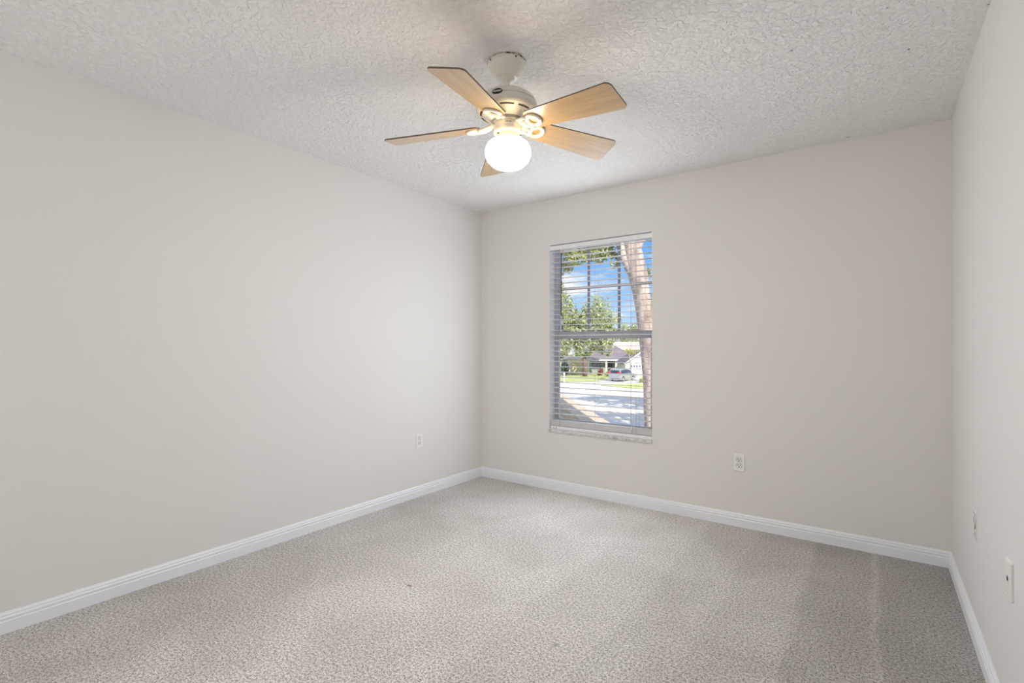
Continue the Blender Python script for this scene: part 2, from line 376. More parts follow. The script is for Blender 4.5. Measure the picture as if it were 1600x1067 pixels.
for dx in (0.0, 0.016):
    mb = MB(); mb.lathe([(0, 0.032), (0.002, 0.031), (0.0045, 0.014), (0.0055, 0.002), (0.004, 0.0), (0, 0)], 12, Matrix.Translation((cx_ + dx * 0.5, BYC - 0.034, WZ0 + 0.044 + dx)))
    part(bl, rel(bl, mb), 'cord_tassel', M_plate)

# ------------------------------------------------------------------ ceiling fan
M_fan = mat('fan_enamel', (0.80, 0.775, 0.70), 0.28); M_fanvent = mat('fan_vent_dark', (0.05, 0.045, 0.04), 0.7)
M_fanin = mat('fan_flywheel', (0.42, 0.39, 0.33), 0.45)
M_rust = noisy('canopy_edge', (0.62, 0.60, 0.54), (0.10, 0.07, 0.05), 38, 0.6, lo=0.5, hi=0.62)
M_wood = mat('blade_maple', (0.62, 0.40, 0.19), 0.30); nt = M_wood.node_tree
v = coords(nt, (3.0, 42, 30)); n = noise(nt, v, 1.0, 5, 0.6, 0.4)
bsdf(M_wood).inputs['Coat Weight'].default_value = 0.7; bsdf(M_wood).inputs['Coat Roughness'].default_value = 0.22; bsdf(M_wood).inputs['Coat IOR'].default_value = 1.7
r = ramp(nt, [(0.3, (0.37, 0.225, 0.085)), (0.52, (0.45, 0.29, 0.125)), (0.72, (0.51, 0.35, 0.17))], n.outputs['Fac']); nt.links.new(r.outputs[0], bsdf(M_wood).inputs['Base Color'])
M_bladeedge = mat('blade_edge_brown', (0.16, 0.12, 0.085), 0.5)
M_badge = mat('badge_black', (0.012, 0.011, 0.010), 0.3); M_badgew = mat('badge_lettering', (0.85, 0.82, 0.74), 0.4)
M_globe = mat('globe_opal', (0.9, 0.88, 0.84), 0.25, emit=(1, 1, 1), es=1.0); nt = M_globe.node_tree
tcg = N(nt, 'ShaderNodeTexCoord'); sg = N(nt, 'ShaderNodeSeparateXYZ'); nt.links.new(tcg.outputs['Generated'], sg.inputs[0])
rg0 = ramp(nt, [(0.0, (0.98, 0.965, 0.96)), (0.32, (0.65, 0.635, 0.62)), (0.50, (0.205, 0.19, 0.165)), (0.66, (0.095, 0.072, 0.042)), (1.0, (0.065, 0.046, 0.024))], sg.outputs['Z'])
nt.links.new(rg0.outputs[0], bsdf(M_globe).inputs['Emission Color']); bsdf(M_globe).inputs['Emission Strength'].default_value = 110.0 * GLOBE_K
FX, FYC = -1.3030, 1.7610
fan = empty('ceiling_fan', (FX, FYC, H)); tag(fan, 'white ceiling fan with five maple blades and a lit globe under the ceiling', 'ceiling fan')
def Z(z): return z - H
def lat(name, prof, m, n=64, parent=fan, **kw):
    mb = MB(); mb.lathe([(r, Z(z)) for r, z in prof], n); return mb.build(name, m, parent, **kw)
def smooth_prof(pts, sub=4):
    out = []
    P = [pts[0]] + list(pts) + [pts[-1]]
    for i in range(1, len(P) - 2):
        p0, p1, p2, p3 = [np.array(q) for q in P[i - 1:i + 3]]
        for k in range(sub):
            t = k / sub; q = 0.5 * (2 * p1 + (p2 - p0) * t + (2 * p0 - 5 * p1 + 4 * p2 - p3) * t * t + (3 * p1 - p0 - 3 * p2 + p3) * t ** 3); out.append((max(0, float(q[0])), float(q[1])))
    out.append(tuple(pts[-1])); return out
can = lat('canopy', [(0.0, 2.4398)] + smooth_prof([(0.080, 2.4398), (0.083, 2.433), (0.083, 2.424), (0.079, 2.414), (0.068, 2.398), (0.054, 2.382), (0.043, 2.373), (0.034, 2.371)]) + [(0.030, 2.371), (0.030, 2.376), (0, 2.376)], M_fan)
lat('canopy_rim', [(0.078, 2.4395), (0.0845, 2.4395), (0.0845, 2.4345), (0.078, 2.4345)], M_rust, parent=can)
for a in (-62, 20, 130, 215):
    mb = MB(); mb.lathe([(0, 0.003), (0.003, 0.0025), (0.004, 0), (0.004, -0.003), (0, -0.003)], 10)
    s = mb.build('screw', M_slot, can); A = math.radians(a) + PSI
    s.location = (0.083 * math.cos(A), 0.083 * math.sin(A), Z(2.427)); s.rotation_euler = (0, math.pi / 2, A)
lat('downrod', [(0.0, 2.380), (0.030, 2.380)] + smooth_prof([(0.030, 2.378), (0.033, 2.371), (0.030, 2.362), (0.022, 2.357)]) + [(0.0145, 2.356), (0.0135, 2.345), (0.0135, 2.330), (0.017, 2.322), (0.021, 2.310), (0, 2.310)], M_fan)
mot = lat('motor_housing', [(0.0, 2.316), (0.018, 2.316)] + smooth_prof([(0.040, 2.311), (0.080, 2.302), (0.108, 2.287), (0.124, 2.271), (0.131, 2.2565)]) + [(0.1275, 2.2555), (0.1275, 2.2525)] +
          smooth_prof([(0.132, 2.251), (0.1345, 2.238), (0.1325, 2.226), (0.126, 2.218), (0.119, 2.2142)]) + [(0.104, 2.2095), (0.100, 2.207)] + smooth_prof([(0.092, 2.204), (0.080, 2.196), (0.072, 2.188)]) + [(0.0, 2.188)], M_fan, 96)
# vent slots round the shoulder of the housing
for k in range(9):
    vm = MB()
    a0 = math.radians(40 * k + 256) + PSI; a1 = a0 + math.radians(30)
    pr = [(0.1170, 2.2150), (0.1085, 2.2120), (0.1085, 2.2100), (0.1170, 2.2128)]
    A = [[vm.bm.verts.new((r * math.cos(a0 + (a1 - a0) * i / 6), r * math.sin(a0 + (a1 - a0) * i / 6), Z(z))) for r, z in pr] for i in range(7)]
    for p, q in zip(A, A[1:]):
        for i in range(4): j = (i + 1) % 4; vm.bm.faces.new((p[i], p[j], q[j], q[i]))
    vm.bm.faces.new(A[0]); vm.bm.faces.new(A[-1][::-1])
    vm.build('vent_slot', M_fanvent, mot)
# badge on the shoulder
ba = math.radians(253) + PSI
bm_ = MB(); bm_.lathe([(0, 0.0016), (0.8, 0.0016), (1.0, 0.0), (1.0, -0.003), (0, -0.003)], 40); 
for vtx in bm_.bm.verts: vtx.co.x *= 0.0225; vtx.co.y *= 0.0125
nrm = Vector((math.cos(ba) * 0.985, math.sin(ba) * 0.985, 0.16)).normalized(); tx = Vector((-math.sin(ba), math.cos(ba), 0)); ty = nrm.cross(tx)
R3 = Matrix((tx, ty, nrm)).transposed().to_4x4(); bpos = Vector((0.1335 * math.cos(ba), 0.1335 * math.sin(ba), Z(2.2535)))
badge = bm_.build('badge', M_badge, mot); badge.matrix_local = Matrix.Translation(bpos) @ R3
rm = MB(); ring = [(0.0225 * math.cos(t), 0.0125 * math.sin(t), 0.0006) for t in np.linspace(0, 2 * math.pi, 41)]
rm.tube(ring, 0.0007, 6, cap=False); o = rm.build('badge_rim', M_badgew, mot); o.matrix_local = badge.matrix_local
tcu = bpy.data.curves.new('lettering', 'FONT'); tcu.body = 'Hunter'; tcu.size = 0.0135; tcu.align_x = 'CENTER'; tcu.align_y = 'CENTER'; tcu.shear = 0.35; tcu.extrude = 0.0003; tcu.offset = 0.0002
to_ = bpy.data.objects.new('lettering', tcu); COL.objects.link(to_)
dg = bpy.context.evaluated_depsgraph_get(); lme = bpy.data.meshes.new_from_object(to_.evaluated_get(dg)); bpy.data.objects.remove(to_)
lme.materials.clear(); lme.materials.append(M_badgew); lo = bpy.data.objects.new('lettering', lme); COL.objects.link(lo); lo.parent = mot
lo.matrix_local = badge.matrix_local @ Matrix.Translation((0, 0, 0.0018))
fly = lat('flywheel', [(0, 2.190), (0.066, 2.190), (0.067, 2.187), (0.067, 2.174), (0.064, 2.172), (0, 2.172)], M_fanin)
sw = lat('switch_housing', [(0, 2.176), (0.050, 2.176)] + smooth_prof([(0.057, 2.174), (0.060, 2.168), (0.060, 2.150)]) + [(0.0605, 2.146)] + smooth_prof([(0.0625, 2.142), (0.0625, 2.132), (0.059, 2.127)]) + [(0.050, 2.126), (0, 2.126)], M_fan)
for k, a in enumerate((262, 268, 276, 282)):
    A = math.radians(a) + PSI; mb = MB(); mb.lathe([(0, 0.0018), (0.0022, 0.0012), (0.0022, -0.002), (0, -0.002)], 8)
    s = mb.build('screw', M_fanvent, sw); s.location = (0.060 * math.cos(A), 0.060 * math.sin(A), Z(2.160)); s.rotation_euler = (0, math.pi / 2, A)
fit = lat('globe_fitter', [(0, 2.128), (0.049, 2.128), (0.0525, 2.124), (0.0525, 2.112), (0.0545, 2.108), (0.0545, 2.104), (0.050, 2.103), (0.050, 2.11), (0, 2.11)], M_fan)
for a in (222, 342, 102):
    A = math.radians(a) + PSI; mb = MB(); mb.lathe([(0, 0.010), (0.0035, 0.009), (0.0035, 0.004), (0.0015, 0.003), (0.0015, -0.003), (0, -0.003)], 10)
    s = mb.build('thumb_screw', M_fanvent, fit); s.location = (0.0525 * math.cos(A), 0.0525 * math.sin(A), Z(2.118)); s.rotation_euler = (0, math.pi / 2, A)
gp = [(0.0, 2.112), (0.047, 2.112), (0.0485, 2.104), (0.052, 2.100)] + smooth_prof([(0.066, 2.098), (0.085, 2.087), (0.0955, 2.070), (0.0990, 2.050), (0.096, 2.029), (0.085, 2.008), (0.064, 1.990), (0.036, 1.979), (0.016, 1.975), (0.007, 1.972), (0.0, 1.971)], 6)
GLOBE = lat('globe_shade', gp, M_globe, 72)

for o in (fly, sw, fit, GLOBE): o.location = RT * 0.005

# blades and their irons
R_TIP, W_TIP, W_ROOT, R_ROOT = 0.542, 0.155, 0.112, 0.118
def blade_outline():
    pts = []
    def corner(cx, cy, r, a0, a1, k=7):
        for i in range(k + 1):
            a = math.radians(a0 + (a1 - a0) * i / k); pts.append((cx + r * math.cos(a), cy + r * math.sin(a)))
    rc = 0.020
    corner(R_TIP - 0.028, -W_TIP / 2 + 0.026, 0.026, -86, 0); corner(R_TIP - rc, W_TIP / 2 - rc, rc, 0, 86)
    corner(R_ROOT + 0.03, W_ROOT / 2 - 0.03, 0.03, 94, 180); corner(R_ROOT + 0.03, -W_ROOT / 2 + 0.03, 0.03, 180, 266)
    return pts
bmesh_blade = MB(); bmesh_blade.prism(blade_outline(), -0.003, 0.003)
for f in bmesh_blade.bm.faces:
    f.normal_update()
    if abs(f.normal.z) < 0.5: f.material_index = 1
DROOP = 0.066
DA = [3.1, 4.1, -2.6, -2.3, -2.2]; DZ = [0.006, -0.008, 0.009, 0.0, -0.007]
PITCHB = math.radians(-13.8)
def oval(a, b, n=36, cx=0.0, cy=0.0): return [(cx + a * math.cos(2 * math.pi * i / n), cy + b * math.sin(2 * math.pi * i / n)) for i in range(n)]
def iron_mesh():
    mb = MB(); n = 36; rad = 0.147
    # oval ring with a raised rounded rim
    prof_ = [(0.50, -0.003), (0.52, -0.006), (0.68, -0.0105), (0.86, -0.0105), (1.0, -0.006), (1.0, -0.0005), (0.50, -0.0005)]
    rings = [[mb.bm.verts.new((rad + 0.037 * k * math.cos(2 * math.pi * i / n), 0.041 * k * math.sin(2 * math.pi * i / n), z)) for k, z in prof_] for i in range(n)]
    for i in range(n):
        a, b = rings[i], rings[(i + 1) % n]
        for j in range(len(prof_)):
            q = (j + 1) % len(prof_); f = mb.bm.faces.new((a[j], a[q], b[q], b[j])); f.smooth = True
    # two curved arms back to the flywheel
    for s in (-1, 1):
        mb.tube([(rad - 0.020, s * 0.030, -0.005), (rad - 0.045, s * 0.026, -0.004), (rad - 0.066, s * 0.017, 0.002), (rad - 0.082, s * 0.012, 0.010), (rad - 0.095, s * 0.010, 0.014)], [0.007, 0.0075, 0.008, 0.008, 0.008], 10)
    mb.tube([(rad - 0.034, 0, -0.006), (rad - 0.060, 0, -0.001), (rad - 0.088, 0, 0.012)], [0.010, 0.010, 0.009], 10)
    return mb
bproto = iproto = None
for k in range(5):
    th = math.radians(244.24 + 72 * k + DA[k]) + PSI
    Mr = Matrix.Rotation(th, 4, 'Z') @ Matrix.Rotation(math.atan(DROOP), 4, 'Y') @ Matrix.Rotation(PITCHB, 4, 'X')
    zc = 2.137 + DROOP * R_TIP + DZ[k]
    if k == 0:
        bo = bmesh_blade.build('blade', [M_wood, M_bladeedge], fan); bproto = bo
        io = iron_mesh().build('blade_iron', M_fan, fan); iproto = io
    else:
        bo = bproto.copy(); COL.objects.link(bo); bo.parent = fan
        io = iproto.copy(); COL.objects.link(io); io.parent = fan
    bo.matrix_local = Matrix.Translation((0, 0, Z(zc))) @ Mr
    io.matrix_local = Matrix.Translation((0, 0, Z(zc) - 0.003)) @ Mr
    for j, (rr, ww) in enumerate(((0.133, -0.022), (0.133, 0.022), (0.172, 0.0))):
        sm = MB(); sm.lathe([(0, -0.0035), (0.003, -0.0025), (0.0038, 0), (0, 0.002)], 10); so = sm.build('screw', M_fan, io); so.location = (rr, ww, -0.0095)

# ------------------------------------------------------------------ wall plates
def plate_root(name, label, cat, pos, nrm):
    o = empty(name, pos); nx, ny = nrm
    o.rotation_euler = (0, 0, math.atan2(nx, -ny)); tag(o, label, cat); return o   # local -Y looks into the room
def plate_mesh(mb, w=0.070, h=0.1145, t=0.006):
    mb.box((-w / 2, -t, -h / 2), (w / 2, 0.001, h / 2))
def duplex(o, mplate, mrec, mdark, gap=None):
    mb = MB(); plate_mesh(mb); part(o, mb, 'cover_plate', mplate, bevel=0.0035, seg=3)
    for s in (-1, 1):
        zc = s * 0.0195; mb = MB()
        out = []
        for i in range(40):
            a = 2 * math.pi * i / 40; x, zz = 0.0172 * math.cos(a), 0.0172 * math.sin(a); out.append((x, max(-0.0142, min(0.0142, zz))))
        Mx = Matrix.Translation((0, 0, zc)) @ Matrix.Rotation(math.pi / 2, 4, 'X')
        mb.prism([(p[0] * 1.10, p[1] * 1.10) for p in out], 0.0055, 0.0063, Mx, 1); mb.prism(out, 0.006, 0.0078, Mx, 0)
        rc = part(o, mb, 'receptacle', [mrec, gap or M_groove])
        sl = MB(); sl.box((-0.0088, -0.0082, zc - 0.0005), (-0.0052, -0.0070, zc + 0.0095)); sl.box((0.0052, -0.0082, zc + 0.000), (0.0086, -0.0070, zc + 0.0090))
        sl.prism(oval(0.0038, 0.0036, 14), 0.0070, 0.0082, Matrix.Translation((0, 0, zc - 0.0075)) @ Matrix.Rotation(math.pi / 2, 4, 'X'))
        part(rc, sl, 'slot', mdark)
    mb = MB(); mb.prism(oval(0.003, 0.003, 14), 0.0055, 0.0072, Matrix.Rotation(math.pi / 2, 4, 'X')); part(o, mb, 'screw', mplate)
o = plate_root('wall_outlet', 'white duplex power outlet on the back wall, right of the window', 'outlet', (-0.741, YB, 0.4268), (0, -1)); duplex(o, M_plate, M_plate, M_slot)
o = plate_root('wall_outlet', 'white duplex power outlet on the left wall near the room corner', 'outlet', (XL, 2.831, 0.448), (1, 0)); duplex(o, M_plate, M_plate, M_slot)
o = plate_root('wall_outlet', 'painted-over outlet with cracked paint on the right wall', 'outlet', (XR, 2.800, 0.465), (-1, 0))
mb = MB(); plate_mesh(mb, 0.068, 0.114, 0.0028); part(o, mb, 'cover_plate', M_ivory, bevel=0.003)
rnd = random.Random(4); mb = MB()
for (u0, v0, u1, v1) in ((-0.030, 0.054, -0.012, 0.050), (-0.012, 0.050, 0.022, 0.044), (0.024, 0.040, 0.026, -0.004), (-0.018, 0.034, -0.022, 0.006), (0.000, 0.010, 0.008, -0.012),
                         (0.016, 0.008, 0.024, -0.010), (-0.024, -0.034, -0.010, -0.042), (0.020, -0.016, 0.022, -0.052), (-0.008, -0.010, 0.000, -0.022)):
    mb.tube([(u0, -0.0030, v0), ((u0 + u1) / 2 + rnd.uniform(-.003, .003), -0.0030, (v0 + v1) / 2 + rnd.uniform(-.003, .003)), (u1, -0.0030, v1)], [0.0008, 0.0013, 0.0006], 6)
part(o, mb, 'paint_crack', M_crack)
o = plate_root('wall_plate', 'white wall plate with one dark jack socket on the right wall', 'wall plate', (XR, 2.128, 0.497), (-1, 0))
mb = MB(); plate_mesh(mb, 0.072, 0.118, 0.008); part(o, mb, 'cover_plate', M_plate, bevel=0.003)
mb = MB(); mb.box((-0.010, -0.0088, -0.006), (0.008, -0.0070, 0.0075)); part(o, mb, 'jack_socket', M_slot)
for s in (-1, 1):
    mb = MB(); mb.prism(oval(0.003, 0.003, 14), 0.0075, 0.0090, Matrix.Translation((0, 0, s * 0.042)) @ Matrix.Rotation(math.pi / 2, 4, 'X')); part(o, mb, 'screw', M_plate)

# ================================================================== outside
GZ = EYE - 5.0
def gd(py): return 5.0 * FPX / (py - YH)         # depth of a point on the ground
def gat(px, py): p = at(px, py, gd(py)); return Vector((p.x, p.y, GZ))
M_pave = noisy('pavement_pale', (0.62, 0.58, 0.56), (0.52, 0.49, 0.48), 0.6, 0.9, detail=6)
M_drive = noisy('driveway_concrete', (0.66, 0.63, 0.60), (0.58, 0.55, 0.53), 1.2, 0.9, detail=6)
M_lawn = noisy('lawn_grass', (0.30, 0.36, 0.12), (0.46, 0.46, 0.20), 1.8, 0.95, detail=6)
M_grass = noisy('grass_bright', (0.42, 0.52, 0.13), (0.52, 0.56, 0.20), 2.5, 0.95, detail=6)
M_bark = noisy('oak_bark', (0.50, 0.39, 0.33), (0.24, 0.18, 0.155), 9, 0.95, lo=0.40, hi=0.66, detail=6, stretch=(1, 1, 0.35), bs=0.6, bd=0.04)
M_bark2 = noisy('brown_bark', (0.20, 0.14, 0.12), (0.12, 0.08, 0.07), 3, 0.95)
def leafmat(name, stops):
    m = mat(name, stops[0][1], 0.7, spec=0.2); nt = m.node_tree; g = N(nt, 'ShaderNodeNewGeometry')
    r = ramp(nt, stops, g.outputs['Random Per Island']); nt.links.new(r.outputs[0], bsdf(m).inputs['Base Color'])
    tl = N(nt, 'ShaderNodeBsdfTranslucent'); nt.links.new(r.outputs[0], tl.inputs[0]); ms = N(nt, 'ShaderNodeMixShader'); ms.inputs[0].default_value = 0.35
    nt.links.new(bsdf(m).outputs[0], ms.inputs[1]); nt.links.new(tl.outputs[0], ms.inputs[2]); nt.links.new(ms.outputs[0], nt.nodes['Material Output'].inputs[0])
    return m
M_leaf = leafmat('leaf_olive', [(0, (0.22, 0.26, 0.10)), (0.5, (0.50, 0.52, 0.24)), (1, (0.70, 0.68, 0.42))])
M_leafd = leafmat('leaf_green', [(0, (0.14, 0.19, 0.09)), (0.5, (0.38, 0.43, 0.20)), (1, (0.60, 0.61, 0.36))])
M_leafb = leafmat('leaf_backdrop', [(0, (0.18, 0.22, 0.12)), (0.5, (0.45, 0.48, 0.25)), (1, (0.66, 0.66, 0.42))])
M_leafr = leafmat('leaf_red', [(0, (0.18, 0.04, 0.04)), (0.6, (0.40, 0.09, 0.08)), (1, (0.55, 0.20, 0.12))])
M_leafy = leafmat('leaf_yellow', [(0, (0.40, 0.42, 0.08)), (0.6, (0.62, 0.58, 0.12)), (1, (0.75, 0.70, 0.30))])
M_leafdk = leafmat('leaf_dark', [(0, (0.05, 0.08, 0.05)), (0.6, (0.12, 0.17, 0.10)), (1, (0.25, 0.30, 0.18))])

def leaves(name, m, parent, blobs, count, size, seed):
    """small bent leaf clumps scattered through overlapping blobs: (centre, radii)"""
    rg = np.random.default_rng(seed); V = []; F = []
    vol = np.array([r[0] * r[1] * r[2] for _, r in blobs]) ** 0.67; vol /= vol.sum()
    for (c, r), share in zip(blobs, vol):
        n = int(count * share) + 1
        d = rg.normal(size=(n, 3)); d /= np.linalg.norm(d, axis=1)[:, None]
        rad = rg.uniform(0.35, 1.0, n) ** 0.5
        # leave gaps: cluster the leaves round random twig ends
        tw = rg.normal(size=(max(6, n // 22), 3)); tw /= np.linalg.norm(tw, axis=1)[:, None]; tw *= (rg.uniform(0.3, 1.0, len(tw)) ** 0.5)[:, None]
        pick = tw[rg.integers(0, len(tw), n)] + rg.normal(scale=0.11, size=(n, 3))
        P = np.array(c) + np.where(rg.random((n, 1)) < 0.75, pick, d * rad[:, None]) * np.array(r)
        a = rg.normal(size=(n, 3)); a /= np.linalg.norm(a, axis=1)[:, None]; b = np.cross(a, rg.normal(size=(n, 3))); b /= np.linalg.norm(b, axis=1)[:, None]
        s = size * rg.uniform(0.6, 1.3, n)[:, None]; nn = np.cross(a, b)
        base = len(V)
        Q = np.stack([P - a * s, P + b * s * 0.45 + nn * s * 0.18, P + a * s, P - b * s * 0.45 + nn * s * 0.18], 1).reshape(-1, 3)
        V += Q.tolist(); F += [(base + 4 * i, base + 4 * i + 1, base + 4 * i + 2, base + 4 * i + 3) for i in range(n)]
    me = bpy.data.meshes.new(name); me.from_pydata(V, [], F); me.materials.append(m)
    o = bpy.data.objects.new(name, me); COL.objects.link(o)
    if parent: o.parent = parent
    return o

# ground
mb = MB(); c = FW * 60 + RT * 12
def gpoly(pts, z): return [(p.x, p.y, z) for p in pts]
def fr_(l, d): p = FW * d + RT * l; return p
mb.poly(gpoly([fr_(-40, 6), fr_(60, 6), fr_(60, 72), fr_(-40, 72)], GZ)); tag(mb.build('street', M_pave), kind='structure')
mb = MB(); mb.poly(gpoly([fr_(-60, 69.8), fr_(90, 69.8), fr_(120, 300), fr_(-100, 300)], GZ + 0.03)); tag(mb.build('lawn', M_lawn), kind='structure')
mb = MB(); mb.poly(gpoly([fr_(11.5, 69.0), fr_(21.5, 69.0), fr_(23.5, 79.5), fr_(16.3, 79.5)], GZ + 0.05)); tag(mb.build('driveway', M_drive), kind='structure')
mb = MB(); pts = []
for px, py in ((938, 602.2), (950, 600.6), (970, 599.8), (1035, 599.6), (1060, 602), (1040, 608.5), (1000, 607.4), (965, 604.8)):
    q = gat(px, py); pts.append(q)
mb.poly([(q.x, q.y, GZ + 0.04) for q in pts]); tag(mb.build('grass_strip', M_grass), kind='structure')

# houses: local x to the right, y away, z up from the ground, built in metres
M_hwall = noisy('stucco_sage', (0.30, 0.34, 0.34), (0.26, 0.30, 0.31), 2, 0.9); M_beige = mat('garage_door_beige', (0.58, 0.50, 0.30), 0.7)
M_cream = mat('stucco_cream', (0.74, 0.68, 0.52), 0.9); M_whitew = noisy('stucco_white', (0.80, 0.77, 0.74), (0.74, 0.71, 0.69), 2, 0.9)
M_slate = noisy('roof_slate', (0.20, 0.165, 0.19), (0.14, 0.115, 0.14), 3, 0.9, stretch=(1, 1, 6)); M_pinkroof = noisy('roof_tan', (0.60, 0.48, 0.42), (0.50, 0.40, 0.36), 3, 0.9, stretch=(1, 1, 6))
M_dark = mat('porch_shade', (0.06, 0.055, 0.06), 0.9); M_win = mat('house_window', (0.08, 0.10, 0.12), 0.15)
def hip(mb, x0, x1, y0, y1, z0, zr, inset0, inset1, t=0.14, over=0.0):
    ym = (y0 + y1) / 2; A = [(x0, y0, z0), (x1, y0, z0), (x1, y1, z0), (x0, y1, z0)]; R0 = (x0 + inset0, ym, zr); R1 = (x1 - inset1, ym, zr)
    vs = [mb.bm.verts.new(p) for p in A] + [mb.bm.verts.new(R0), mb.bm.verts.new(R1)] + [mb.bm.verts.new((p[0], p[1], p[2] - t)) for p in A]
    for f in ((0, 1, 5, 4), (1, 2, 5), (2, 3, 4, 5), (3, 0, 4), (6, 7, 1, 0), (7, 8, 2, 1), (8, 9, 3, 2), (9, 6, 0, 3), (9, 8, 7, 6)): mb.bm.faces.new([vs[i] for i in f])
def gable(mb, x0, x1, y0, y1, z0, zr, t=0.16, over=0.35):
    """two pitched slabs, ridge running away from the viewer"""
    xm = (x0 + x1) / 2; sl = (zr - z0) / (xm - x0)
    for xa in (x0 - over, x1 + over):
        za = z0 - over * sl
        P = [(xa, y0 - over, za), (xm, y0 - over, zr), (xm, y1, zr), (xa, y1, za)]
        lo = [mb.bm.verts.new(p) for p in P]; hi = [mb.bm.verts.new((p[0], p[1], p[2] + t)) for p in P]
        mb.bm.faces.new(lo); mb.bm.faces.new(hi[::-1])
        for i in range(4): j = (i + 1) % 4; mb.bm.faces.new((lo[i], lo[j], hi[j], hi[i]))
k = 0.1107                                  # metres per pixel at the house front
def hx(px, d=87.0): return (px - 800) / FPX * d
def hz(py, d=87.0): return 5.0 - (py - YH) / FPX * d
ha = empty('house', (FW * 87.0).to_tuple()[:2] + (GZ,), PSI); tag(ha, 'dark-roofed grey house with beige garage door across the street', 'house')
def boxp(parent, name, m, lo, hi, **kw): mb = MB(); mb.box(lo, hi); return mb.build(name, m, parent, **kw)
boxp(ha, 'wall', M_hwall, (hx(889), 2.6, -0.3), (hx(1000), 12, 2.55))
gw = MB(); gw.box((hx(889), 0, -0.3), (hx(920), 6, 2.5)); gw.build('garage_wall', M_cream, ha)
gdm = MB()
for r_ in range(4): gdm.box((hx(893.5), -0.06, 0.03 + r_ * 0.53), (hx(916.5), 0.02, 0.53 + r_ * 0.53))
gdo = gdm.build('garage_door', M_beige, ha, bevel=0.03)
boxp(ha, 'corner_trim', M_whitew, (hx(888), -0.12, -0.2), (hx(890.4), 0.1, 2.5)); boxp(ha, 'corner_trim', M_whitew, (hx(918.6), -0.12, -0.2), (hx(920.8), 0.1, 2.5))
boxp(ha, 'fascia', M_cream, (hx(886), -0.45, 2.42), (hx(922), -0.30, 2.70))
gr = MB(); hip(gr, hx(884), hx(924), -0.5, 7, 2.72, 3.75, 2.2, 2.2); gr.build('garage_roof', M_pinkroof, ha)
mr = MB(); hip(mr, hx(908), hx(1003), 1.2, 14, 2.62, 5.0, 4.5, 3.0); mr.build('main_roof', M_slate, ha)
rg_ = MB(); rg_.tube([(hx(908), 1.2, 2.66), (hx(908) + 4.5, 7.6, 5.04)], 0.10, 6); rg_.build('ridge_cap', M_pinkroof, ha)
boxp(ha, 'fascia', M_whitew, (hx(921), 1.0, 2.36), (hx(976), 1.15, 2.60))
boxp(ha, 'porch_opening', M_dark, (hx(951), 2.45, 0.0), (hx(961.5), 2.65, 2.2))
am = MB(); am.prism([(hx(956.2) + 0.58 * math.cos(t), 2.18 + 0.48 * math.sin(t)) for t in np.linspace(0, math.pi, 12)], 2.45, 2.62, Matrix(((1, 0, 0, 0), (0, 0, 1, 0), (0, 1, 0, 0), (0, 0, 0, 1)))); am.build('porch_arch', M_dark, ha)
for px in (949.5, 965.0):
    boxp(ha, 'porch_column', M_cream, (hx(px) - 0.16, 1.15, -0.2), (hx(px) + 0.16, 1.45, 2.45))
wn = boxp(ha, 'window', M_whitew, (hx(927), 2.52, 0.75), (hx(945), 2.62, 2.15)); boxp(wn, 'pane', M_win, (hx(927.8), 2.48, 0.83), (hx(944.2), 2.56, 2.07))

hb = empty('house', (FW * 79.0).to_tuple()[:2] + (GZ,), PSI); tag(hb, 'white gabled garage house behind the parked car', 'house')
d9 = 79.0; x0, x1 = hx(977.5, d9), hx(1022, d9); zr = hz(551.5, d9); z0 = hz(567, d9)
gm = MB(); gm.prism([(x0, -0.3), (x1, -0.3), (x1, z0), ((x0 + x1) / 2, zr - 0.08), (x0, z0)], 0.0, 6.0, Matrix(((1, 0, 0, 0), (0, 0, 1, 0), (0, 1, 0, 0), (0, 0, 0, 1)))); gm.build('wall', M_whitew, hb)
rm = MB(); gable(rm, x0, x1, 0, 6.4, z0 + 0.02, zr); rm.build('roof', M_slate, hb)
rk = MB()
for s, xe in ((-1, x0 - 0.35), (1, x1 + 0.35)):
    sl = (zr - z0) / ((x1 - x0) / 2)
    rk.tube([(xe, -0.40, z0 - 0.35 * sl + 0.06), ((x0 + x1) / 2, -0.40, zr + 0.06)], 0.11, 4)
rk.build('rake_board', M_whitew, hb)
gdm = MB()
for r_ in range(4): gdm.box((hx(983.5, d9), -0.08, 0.03 + r_ * 0.53), (hx(1016, d9), 0.0, 0.54 + r_ * 0.53))
gdo = gdm.build('garage_door', M_whitew, hb, bevel=0.03)
pm = MB()
for i in range(7): xx = hx(985.5 + i * 4.2, d9); pm.box((xx, -0.10, 1.66), (xx + 0.24, -0.06, 1.98))
pm.build('pane', M_win, gdo)
hc = empty('house', (FW * 112.0 ).to_tuple()[:2] + (GZ,), PSI); tag(hc, 'pinkish tan roofed house showing above the dark roof', 'house')
dc = 112.0
boxp(hc, 'wall', M_cream, (hx(951, dc), 1, -0.3), (hx(1040, dc), 11, hz(546, dc)))
rm = MB(); hip(rm, hx(946, dc), hx(1045, dc), 0, 12, hz(545.5, dc), hz(534, dc), 3.0, 3.0); rm.build('roof', M_pinkroof, hc)

